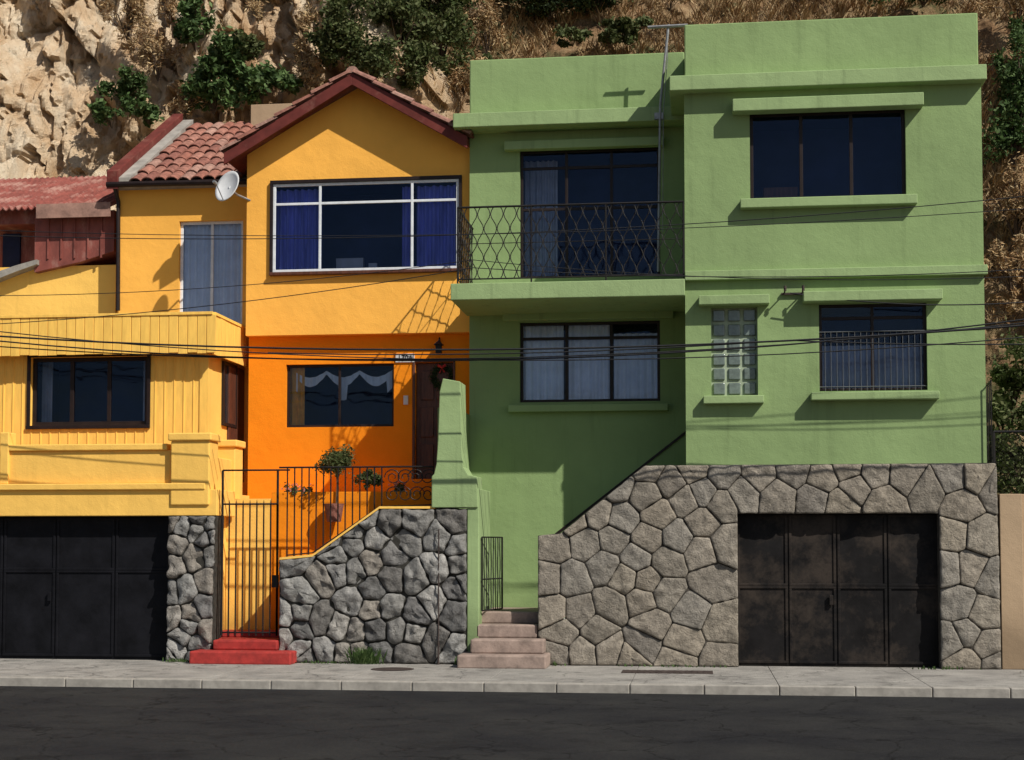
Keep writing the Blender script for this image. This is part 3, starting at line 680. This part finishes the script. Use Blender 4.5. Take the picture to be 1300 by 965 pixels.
dp = MB(); xx = X(557, -.1, 740); dp.tube([(xx, -.115, .35), (xx, -.115, Z(672, -.1))], .011, 8).tube([(xx, -.115, .35), (xx, -.115, 0)], .016, 8); dp.obj('drain_pipe', 'rusty')
ggt = empty('garden_gate'); b = MB(); xg = X(608, .15, 730); z0, z1 = .84, Z(682, .3)
yA, yB, dx = .15, .95, .22
pt = lambda t, z: (xg+dx*t+.05, yA+(yB-yA)*t, z)
for t in (0, 1): b.tube([pt(t, z0), pt(t, z1)], .016)
for z in (z0, z1, z0+.5): b.tube([pt(0, z), pt(1, z)], .013)
for i in range(1, 9):
    t = i/9; b.tube([(pt(t, 0)[0]+.0, pt(t, 0)[1]+.03*sin(k_/12*4*math.pi+i*math.pi), z0+(z1-z0)*k_/12) for k_ in range(13)], .009, 5)
b.obj('gate_bars', 'iron', ggt)
# ---------------------------------------------------------------- RED-ROOF HOUSE (far left)
rh = empty('red_roof_house'); YQ = 3.3
qx0 = X(-200, YQ, 300); qx1 = X(147, YQ, 350); qz = Z(338, YQ, 70)
MB().box(qx0, qx1, YQ, 6.4, 0, qz).obj('yellow_wall', 'yellow', rh)
a0, a1 = X(45, YQ-.1, 300), X(146, YQ-.1, 300)
z_a, z_b = Z(345, YQ-.1, 95), Z(275, YQ-.1, 95)
MB().prism([(a0, z_a), (X(50, YQ, 330), z_a+.0), (X(105, YQ, 330), Z(335, YQ, 95)), (a1, Z(322, YQ, 95)), (a1, z_b+.1), (a0, z_b)], YQ-.14, 6).obj('red_cladding', 'red_metal', rh, .01)
rs_ = MB()
for i in range(1, 6): xx = a0+(a1-a0)*i/6; rs_.box(xx, xx+.03, YQ-.165, YQ-.142, Z(330, YQ, 95), z_b)
rs_.obj('cladding_seams', 'red_metal', rh)
MB().box(qx0, a0-.004, YQ-.05, 6, Z(285, YQ, 30), Z(262, YQ, 30)).box(qx0, a0-.004, YQ+.5, 6, qz, Z(285, YQ, 30)).obj('dormer_front', 'red_metal', rh)
MB().box(X(-10, YQ, 310), X(12, YQ, 310), YQ+.44, YQ+.5, qz+.05, Z(290, YQ, 30)).obj('dormer_window', 'interior', rh)
MB().prism([W(*q, YQ-.2) for q in ((-20, 352), (20, 338), (48, 330), (48, 336), (20, 346), (-20, 362))], YQ-.25, YQ+.1).obj('dormer_sill', 'concrete', rh)
cr = MB(); nn = 330; x0 = qx0; x1 = X(140, YQ-.3, 270)
vs = []; fs = []
for i in range(nn+1):
    xx = x0+(x1-x0)*i/nn; dz = .03*sin(i*math.pi*2/7.5)
    vs += [(xx, YQ-.35, Z(263, YQ-.3, 95)+dz), (xx, 6.6, Z(243, 6.6, 95)+dz+.3)]
for i in range(nn): fs.append((2*i, 2*i+2, 2*i+3, 2*i+1))
o = cr.add(vs, fs).obj('corrugated_roof', 'red_metal', rh); so = o.modifiers.new('s', 'SOLIDIFY'); so.thickness = .02
MB().box(X(46, YQ-.38, 270), x1+.03, YQ-.39, YQ-.36, Z(276, YQ-.38, 95), Z(258, YQ-.38, 95)).obj('roof_fascia', plain('weathered_board', (.30, .17, .13), .9, .4, 5), rh)
# ---------------------------------------------------------------- right edge
tw2 = MB(); tw2.box(X(1271, .0, 740), X(1300, 0, 740), .02, .35, 0, Z(627, 0, 1285)).box(X(1301, 0, 740), 16, .12, .4, 0, Z(627, 0, 1285)).obj('tan_boundary_wall', 'tan', None, .01)
cf = empty('chain_link_fence'); b = MB(); yc = .45; x0, x1 = X(1262, yc, 590), 14.; z0, z1 = Z(627, yc, 1285), Z(548, yc, 1285)
s = .09; x = x0-(z1-z0)
while x < x1:
    for sg in (0, 1):
        a_, b2 = (x, x+(z1-z0)); pa = (a_, z0 if not sg else z1); pb = (b2, z1 if not sg else z0)
        if a_ < x0:
            t = (x0-a_)/(b2-a_); pa = (x0, pa[1]+(pb[1]-pa[1])*t)
        b.tube([(pa[0], yc, pa[1]), (pb[0], yc, pb[1])], .003, 3)
    x += s
b.tube([(x0, yc, z1), (x1, yc, z1)], .02); b.tube([(x0, yc, z0-.3), (x0, yc, z1)], .025)
b.obj('fence_mesh', 'iron', cf)
sr = empty('side_railing'); b = MB(); xx = bx1+.06
for i in range(6): b.tube([(xx+.02*i, YB-.1+.25*i, Z(588, YB, 1255)), (xx+.02*i, YB-.1+.25*i, Z(483, YB, 1255)-.0)], .01)
b.tube([(xx, YB-.1, Z(485, YB, 1255)), (xx+.1, YB+1.15, Z(485, YB, 1255))], .013); b.obj('railing_bars', 'iron', sr)
# ---------------------------------------------------------------- hillside
def sstep(a, b, x):
    t = max(0, min(1, (x-a)/(b-a))); return t*t*(3-2*t)
def cliffw(x, z):
    return 1-sstep(-4.6, -2.4, x+1.6*noise.noise(Vector((x*.2, z*.35, 3)))+(z-12)*.12)
def rock(x, z):
    s = 0
    for k_, (sz, amp) in enumerate(((1.5, .62), (.62, .36), (.26, .15))):
        q = Vector((x/sz+k_*7+.35*noise.noise(Vector((x*.9, z*.9, k_))), z/(sz*2.1)+.25*x/sz, k_*3.1))
        dd, pp = noise.voronoi(q); c0 = pp[0]
        h0 = noise.noise(c0*3.7+Vector((1.3, 2.2, 0)))
        tl = Vector((noise.noise(c0*5.1), noise.noise(c0*4.3+Vector((9, 0, 0))), 0))
        s += amp*(h0*1.3+(q-c0).dot(tl)*2.0+.35*max(0, .12-(dd[1]-dd[0]))*6)
    return s
def hillY(x, z, fine=True):
    c_ = cliffw(x, z)
    base = 7.6+z*(.33*c_+.62*(1-c_))
    n_ = noise.noise(Vector((x*.13, z*.13, 1.7)))*1.5*(1-.4*c_)+noise.noise(Vector((x*.45, z*.3, 5)))*.8+noise.noise(Vector((x*1.7, z*1.7, 8)))*.2
    r = rock(x, z) if (fine and c_ > .01) else 0
    ru = (noise.noise(Vector((x*3.5, z*3.5, 8)))*.12+noise.noise(Vector((x*8, z*8, 8)))*.05)*(1-c_)
    return max(7.0+z*.08, base+n_+r*c_+ru)
xs = [-70+i*2.5 for i in range(20)]+[-20+i*.072 for i in range(555)]+[20+i*2.5 for i in range(22)]
zs = [-.5+i*.8 for i in range(7)]+[5.2+i*.075 for i in range(205)]+[20.7+i*.9 for i in range(18)]
vs = []; cw = []
for z in zs:
    for x in xs:
        vs.append((x, hillY(x, z), z)); cw.append(cliffw(x, z))
nx = len(xs); fs = [(j*nx+i, j*nx+i+1, (j+1)*nx+i+1, (j+1)*nx+i) for j in range(len(zs)-1) for i in range(nx-1)]
m, nt, b = nmat('hillside_rock_and_scrub'); v = coords(nt); vz = coords(nt, (1, 1, .45))
at = N(nt, 'ShaderNodeAttribute'); at.attribute_name = 'cliff'
rk = ramp(nt, noi(nt, vz, .6, 8, .68), [(.30, (.30, .17, .09)), (.40, (.52, .34, .19)), (.5, (.70, .52, .34)), (.62, (.78, .65, .48)), (.78, (.62, .54, .44))])
ck = ramp(nt, noi(nt, vz, 3.0, 8, .75), [(.32, g3(.30)), (.43, g3(1)), (.8, g3(1.1))]); rk = mixc(nt, .9, rk, ck, 'MULTIPLY')
so_ = ramp(nt, noi(nt, v, .9, 8, .75), [(.3, (.12, .07, .035)), (.45, (.28, .17, .09)), (.6, (.44, .31, .175)), (.75, (.53, .41, .26))])
gr_ = ramp(nt, noi(nt, v, .5, 6, .7), [(.5, g3(0)), (.62, g3(1))]); so_ = mixc(nt, gr_, so_, (.12, .11, .05))
L(nt, mixc(nt, at.outputs['Fac'], so_, rk), b.inputs['Base Color']); b.inputs['Roughness'].default_value = .95; b.inputs['Specular IOR Level'].default_value = .1
n1 = bump(nt, b, noi(nt, vz, 2.4, 7, .8), .8, .3); bump(nt, b, noi(nt, v, 14, 4, .8), .7, .07, n1)
hill = MB(); hill.v = vs; hill.f = fs; ho = hill.obj('hillside', m)
ca = ho.data.attributes.new('cliff', 'FLOAT', 'POINT'); ca.data.foreach_set('value', cw)
def onhill(px, py):
    Y = 12.
    for _ in range(25):
        x, z = W(px, py, Y); Y = Y*.5+.5*hillY(x, z, False)
    x, z = W(px, py, Y); return Vector((x, Y-.35, z))
# ---------------------------------------------------------------- foliage
def foliage(name, blobs, n, leaf, mat, stems=True, elong=2.0, sub=.28, par=None, nsub=14):
    mb = MB(); tk = MB(); tot = sum(q[1]*q[3] for q in blobs)
    for (c, rx_, ry_, rz_) in blobs:
        c = Vector(c); subs = []
        for _ in range(nsub):
            d = Vector((random.gauss(0, 1), random.gauss(0, 1), random.gauss(0, 1))).normalized()*random.uniform(.25, 1.25)
            sc_ = c+Vector((d.x*rx_, d.y*ry_, d.z*rz_)); subs.append((sc_, random.uniform(.45, 1.35)))
            if stems: tk.tube([c+Vector((0, .2, -rz_*1.1)), c.lerp(sc_, .5)+Vector((0, 0, -.1*rz_)), sc_], .03*min(1, rz_), 4, .006)
        for _ in range(int(n*rx_*rz_/tot)):
            s0, k_ = random.choice(subs); r = sub*k_
            d = Vector((random.gauss(0, 1), random.gauss(0, 1), random.gauss(0, 1))).normalized()*(random.random()**.5)
            if random.random() < .12: d *= 1.7
            p = s0+Vector((d.x*rx_, d.y*ry_, d.z*rz_))*r*1.3
            a = Vector((random.gauss(0, 1), random.gauss(0, 1), random.gauss(0, .8))).normalized()
            b2 = a.cross(Vector((random.gauss(0, 1), random.gauss(0, 1), random.gauss(0, 1)))).normalized()
            l = leaf*random.uniform(.6, 1.4); w = l/elong
            mb.add([p-a*l*.5, p+b2*w*.5, p+a*l*.5, p-b2*w*.5], [(0, 1, 2, 3)])
    e = par or empty(name)
    mb.obj('leaves', mat, e)
    if stems: tk.obj('stems', 'bark', e)
    return e
def blob(px, py, rpx, rpy=None, off=.35):
    p = onhill(px, py); s = (p.y+24)/F; rpy = rpy or rpx
    return (p+Vector((0, -.3-off, 0)), rpx*s, max(.4, rpx*s*.7), rpy*s)
foliage('hill_shrub', [blob(455, 50, 38, 42), blob(515, 35, 52, 42), blob(565, 60, 40, 46), blob(485, 92, 36, 30), blob(430, 80, 22, 22), blob(575, 15, 35, 25), blob(540, 95, 30, 26), blob(330, 70, 18, 18), blob(620, 100, 16, 14)], 30000, .12, 'leaf_a', sub=.32, nsub=20)
foliage('hill_tree', [blob(262, 45, 22, 32), blob(300, 85, 34, 32), blob(345, 118, 32, 24), blob(285, 132, 34, 24), blob(378, 118, 18, 14)], 9500, .16, 'leaf_b', nsub=18, sub=.30)
foliage('hill_bush', [blob(178, 128, 26, 24), blob(204, 155, 18, 14), blob(158, 160, 16, 14)], 3600, .14, 'leaf_b', sub=.30)
foliage('hill_shrub', [blob(700, 10, 50, 26), blob(760, 5, 40, 22), blob(648, 5, 26, 18)], 11000, .12, 'leaf_d', sub=.34)
foliage('hill_bush', [blob(800, 52, 28, 14), blob(775, 60, 16, 10), blob(730, 62, 22, 9)], 3500, .14, 'leaf_a')
foliage('dry_shrub', [blob(400, 95, 22, 30), blob(595, 110, 28, 22), blob(625, 60, 28, 28), blob(180, 30, 24, 42), blob(605, 25, 26, 26), blob(215, 78, 22, 36), blob(400, 45, 14, 22), blob(230, 20, 16, 20), blob(340, 30, 12, 14), blob(250, 140, 20, 22)], 15000, .12, 'straw', elong=5, sub=.36)
foliage('hill_bush', [blob(1285, 115, 30, 50), blob(1278, 180, 26, 40), blob(1300, 60, 26, 30), blob(1330, 140, 35, 70), blob(1165, 6, 32, 14), blob(1100, 3, 26, 12)], 15000, .13, 'leaf_b', sub=.34, nsub=20)
foliage('dry_shrub', [blob(1280, 260, 35, 50), blob(1275, 340, 28, 40), blob(1285, 20, 40, 30), blob(1330, 300, 40, 80), blob(1270, 400, 22, 22), blob(850, 12, 26, 14), blob(1010, 3, 40, 12)], 12000, .14, 'straw', elong=5)
foliage('garden_bush', [((X(1290, 2.5, 470), 2.5, Z(470, 2.5, 1290)), .5, .6, .55), ((X(1275, 2.2, 520), 2.2, Z(525, 2.2, 1275)), .35, .5, .45), ((X(1300, 2, 590), 2.0, Z(590, 2, 1290)), .6, .5, .5), ((X(1340, 2.4, 520), 2.4, Z(530, 2.4, 1340)), .5, .6, .9)], 12000, .10, 'leaf_a', sub=.34)
g = MB()
for _ in range(19000):
    x = random.uniform(-10, 17); z = random.uniform(7.5, 19.5)
    c_ = cliffw(x, z)
    if random.random() < c_*.95: continue
    if noise.noise(Vector((x*.6, z*.6, 20))) < -.22: continue
    p = Vector((x, hillY(x, z, c_ > .01)+.02, z)); hh = random.uniform(.15, .5)
    for k_ in range(4):
        a = random.uniform(0, 2*math.pi); d = Vector((cos(a)*.6, sin(a)*.6-.35, random.uniform(.6, 1.1)))*hh
        q = p+Vector((random.uniform(-.06, .06), 0, random.uniform(-.05, .05))); s = Vector((.013, 0, .004))
        g.add([q-s, q+s, q+d*.6+s*.7, q+d+Vector((d.x*.3, d.y*.3, -.1*hh)), q+d*.6-s*.7], [(0, 1, 2, 3, 4)])
g.obj('dry_grass', 'straw')
tp = empty('potted_topiary'); xx, zz = W(427, 587, 1.0)
foliage('', [((xx, 1.0, zz), .25, .25, .21)], 4800, .055, 'leaf_a', True, 2.5, .42, tp, 22)
MB().tube([(xx, 1.0, zz-.1), (xx+.02, 1, zz-.35), (xx, 1, zz-.75)], .014, 6).obj('trunk', 'bark', tp)
n = 14; MB().add([(xx+r*cos(2*math.pi*i/n), .85+r*sin(2*math.pi*i/n), z) for r, z in ((.12, zz-1.0), (.17, zz-.7), (.14, zz-.7)) for i in range(n)],
                 [(j*n+i, j*n+(i+1) % n, (j+1)*n+(i+1) % n, (j+1)*n+i) for j in range(2) for i in range(n)]+[tuple(range(n-1, -1, -1)), tuple(range(2*n, 3*n))]).obj('pot', 'terracotta', tp)
bl = [((X(p, 1.15, 610), 1.15, Z(q, 1.15, 450)), r_, .13, r_*.7) for p, q, r_ in ((372, 622, .11), (390, 624, .10), (462, 604, .16), (474, 612, .14), (508, 619, .10))]
fb = empty('flower_bed'); foliage('', bl, 2600, .055, 'leaf_a', False, 2, .4, fb)
f2 = MB()
for _ in range(34):
    c_ = random.choice(bl[:2]+bl[-1:])[0]; p = Vector(c_)+Vector((random.gauss(0, .08), random.uniform(-.2, -.05), random.gauss(.05, .05)))
    for k_ in range(5):
        a = k_*2*math.pi/5; f2.add([p, p+Vector((cos(a-.4)*.015, -.005, sin(a-.4)*.015)), p+Vector((cos(a)*.022, 0, sin(a)*.022)), p+Vector((cos(a+.4)*.015, -.005, sin(a+.4)*.015))], [(0, 1, 2, 3)])
f2.obj('blossoms', 'petal', fb)
wr = empty('door_wreath'); mb = MB(); xw, zw = W(561, 478, YG)
for _ in range(900):
    a = random.uniform(0, 2*math.pi); r = .17+random.gauss(0, .03); p = Vector((xw+r*cos(a), YG+.04+random.uniform(-.03, .03), zw+r*sin(a)))
    u = Vector((random.gauss(0, 1), random.gauss(0, 1), random.gauss(0, 1))).normalized()*.025; w_ = u.orthogonal().normalized()*.01
    mb.add([p-u, p+w_, p+u, p-w_], [(0, 1, 2, 3)])
mb.obj('greenery', 'leaf_d', wr)
MB().tube([(xw-.07, YG, zw+.2), (xw, YG-.01, zw+.16), (xw+.07, YG, zw+.2)], .025, 6).tube([(xw-.04, YG, zw+.06), (xw, YG-.01, zw+.15), (xw+.05, YG, zw+.07)], .015, 6).obj('red_bow', plain('red_ribbon', (.4, .02, .02), .6), wr)
wd = MB()
for (px_, n_, h_, sp_) in ((463, 200, .3, .10), (592, 90, .15, .08), (700, 30, .08, .2), (1200, 30, .07, .3), (230, 40, .08, .2), (850, 40, .05, .5), (420, 40, .06, .4)):
    cx = X(px_, -.1, 840)
    for _ in range(n_):
        q = Vector((cx+random.gauss(0, sp_), -.09+random.uniform(-.08, .02), 0)); d = Vector((random.gauss(0, .35), random.gauss(-.1, .3), random.uniform(.3, 1)))*h_; s = Vector((.012, 0, 0))
        wd.add([q-s*.5, q+s*.5, q+d*.6+s, q+d, q+d*.6-s], [(0, 1, 2, 3, 4)])
wd.obj('weeds', 'leaf_b')
# ---------------------------------------------------------------- cables
def cable(pts, Y, r=.011, nm='power_cable', sag=.0):
    P = [Vector((W(a, b_, Y)[0], Y, W(a, b_, Y)[1])) for a, b_ in pts]; out = []
    for a, b_ in zip(P[:-1], P[1:]):
        for i in range(24):
            t = i/24; q = a.lerp(b_, t); q.z -= sag*4*t*(1-t); out.append(q)
    out.append(P[-1]); MB().tube(out, r, 5).obj(nm, 'cable')
cable([(-300, 395), (1600, 360)], -1.2, .012, sag=.95)
cable([(-300, 412), (1600, 372)], -1.2, .010, sag=.75)
cable([(-300, 380), (1600, 395)], -1.0, .009, sag=.85)
cable([(-300, 402), (1600, 385)], -1.3, .015, sag=.6)
cable([(-300, 285), (1600, 215)], -1.5, .007, sag=.55)
cable([(-300, 278), (1600, 240)], -1.5, .006, sag=.45)
cable([(-300, 420), (600, 340), (1600, 318)], -1.0, .007, sag=.25)
cable([(-300, 366), (600, 330), (1600, 330)], -1.0, .006, sag=.3)
cable([(340, 448), (1000, 432), (1600, 425)], -.8, .010, sag=.1)
cable([(1003, 372), (1600, 330)], .12, .010, sag=.4)
# ---------------------------------------------------------------- light
AZ, EL = rad(52), rad(44)
S = Vector((sin(AZ)*cos(EL), -cos(AZ)*cos(EL), sin(EL)))
sd = bpy.data.lights.new('sun', 'SUN'); sd.energy = 5.0; sd.angle = rad(.5); sd.color = (1, .96, .88)
so = bpy.data.objects.new('sun', sd); sc.collection.objects.link(so); so.rotation_euler = S.to_track_quat('Z', 'Y').to_euler(); so.location = (10, -20, 30)
wl = bpy.data.worlds.new('World'); sc.world = wl; wl.use_nodes = True; nt = wl.node_tree
bg = nt.nodes['Background']; sk = nt.nodes.new('ShaderNodeTexSky'); sk.sky_type = 'NISHITA'; sk.sun_disc = False
sk.sun_elevation = EL; sk.sun_rotation = math.atan2(S.x, S.y); nt.links.new(sk.outputs[0], bg.inputs[0]); bg.inputs[1].default_value = .07
sc.view_settings.view_transform = 'Standard'; sc.view_settings.look = 'None'; sc.view_settings.exposure = 0
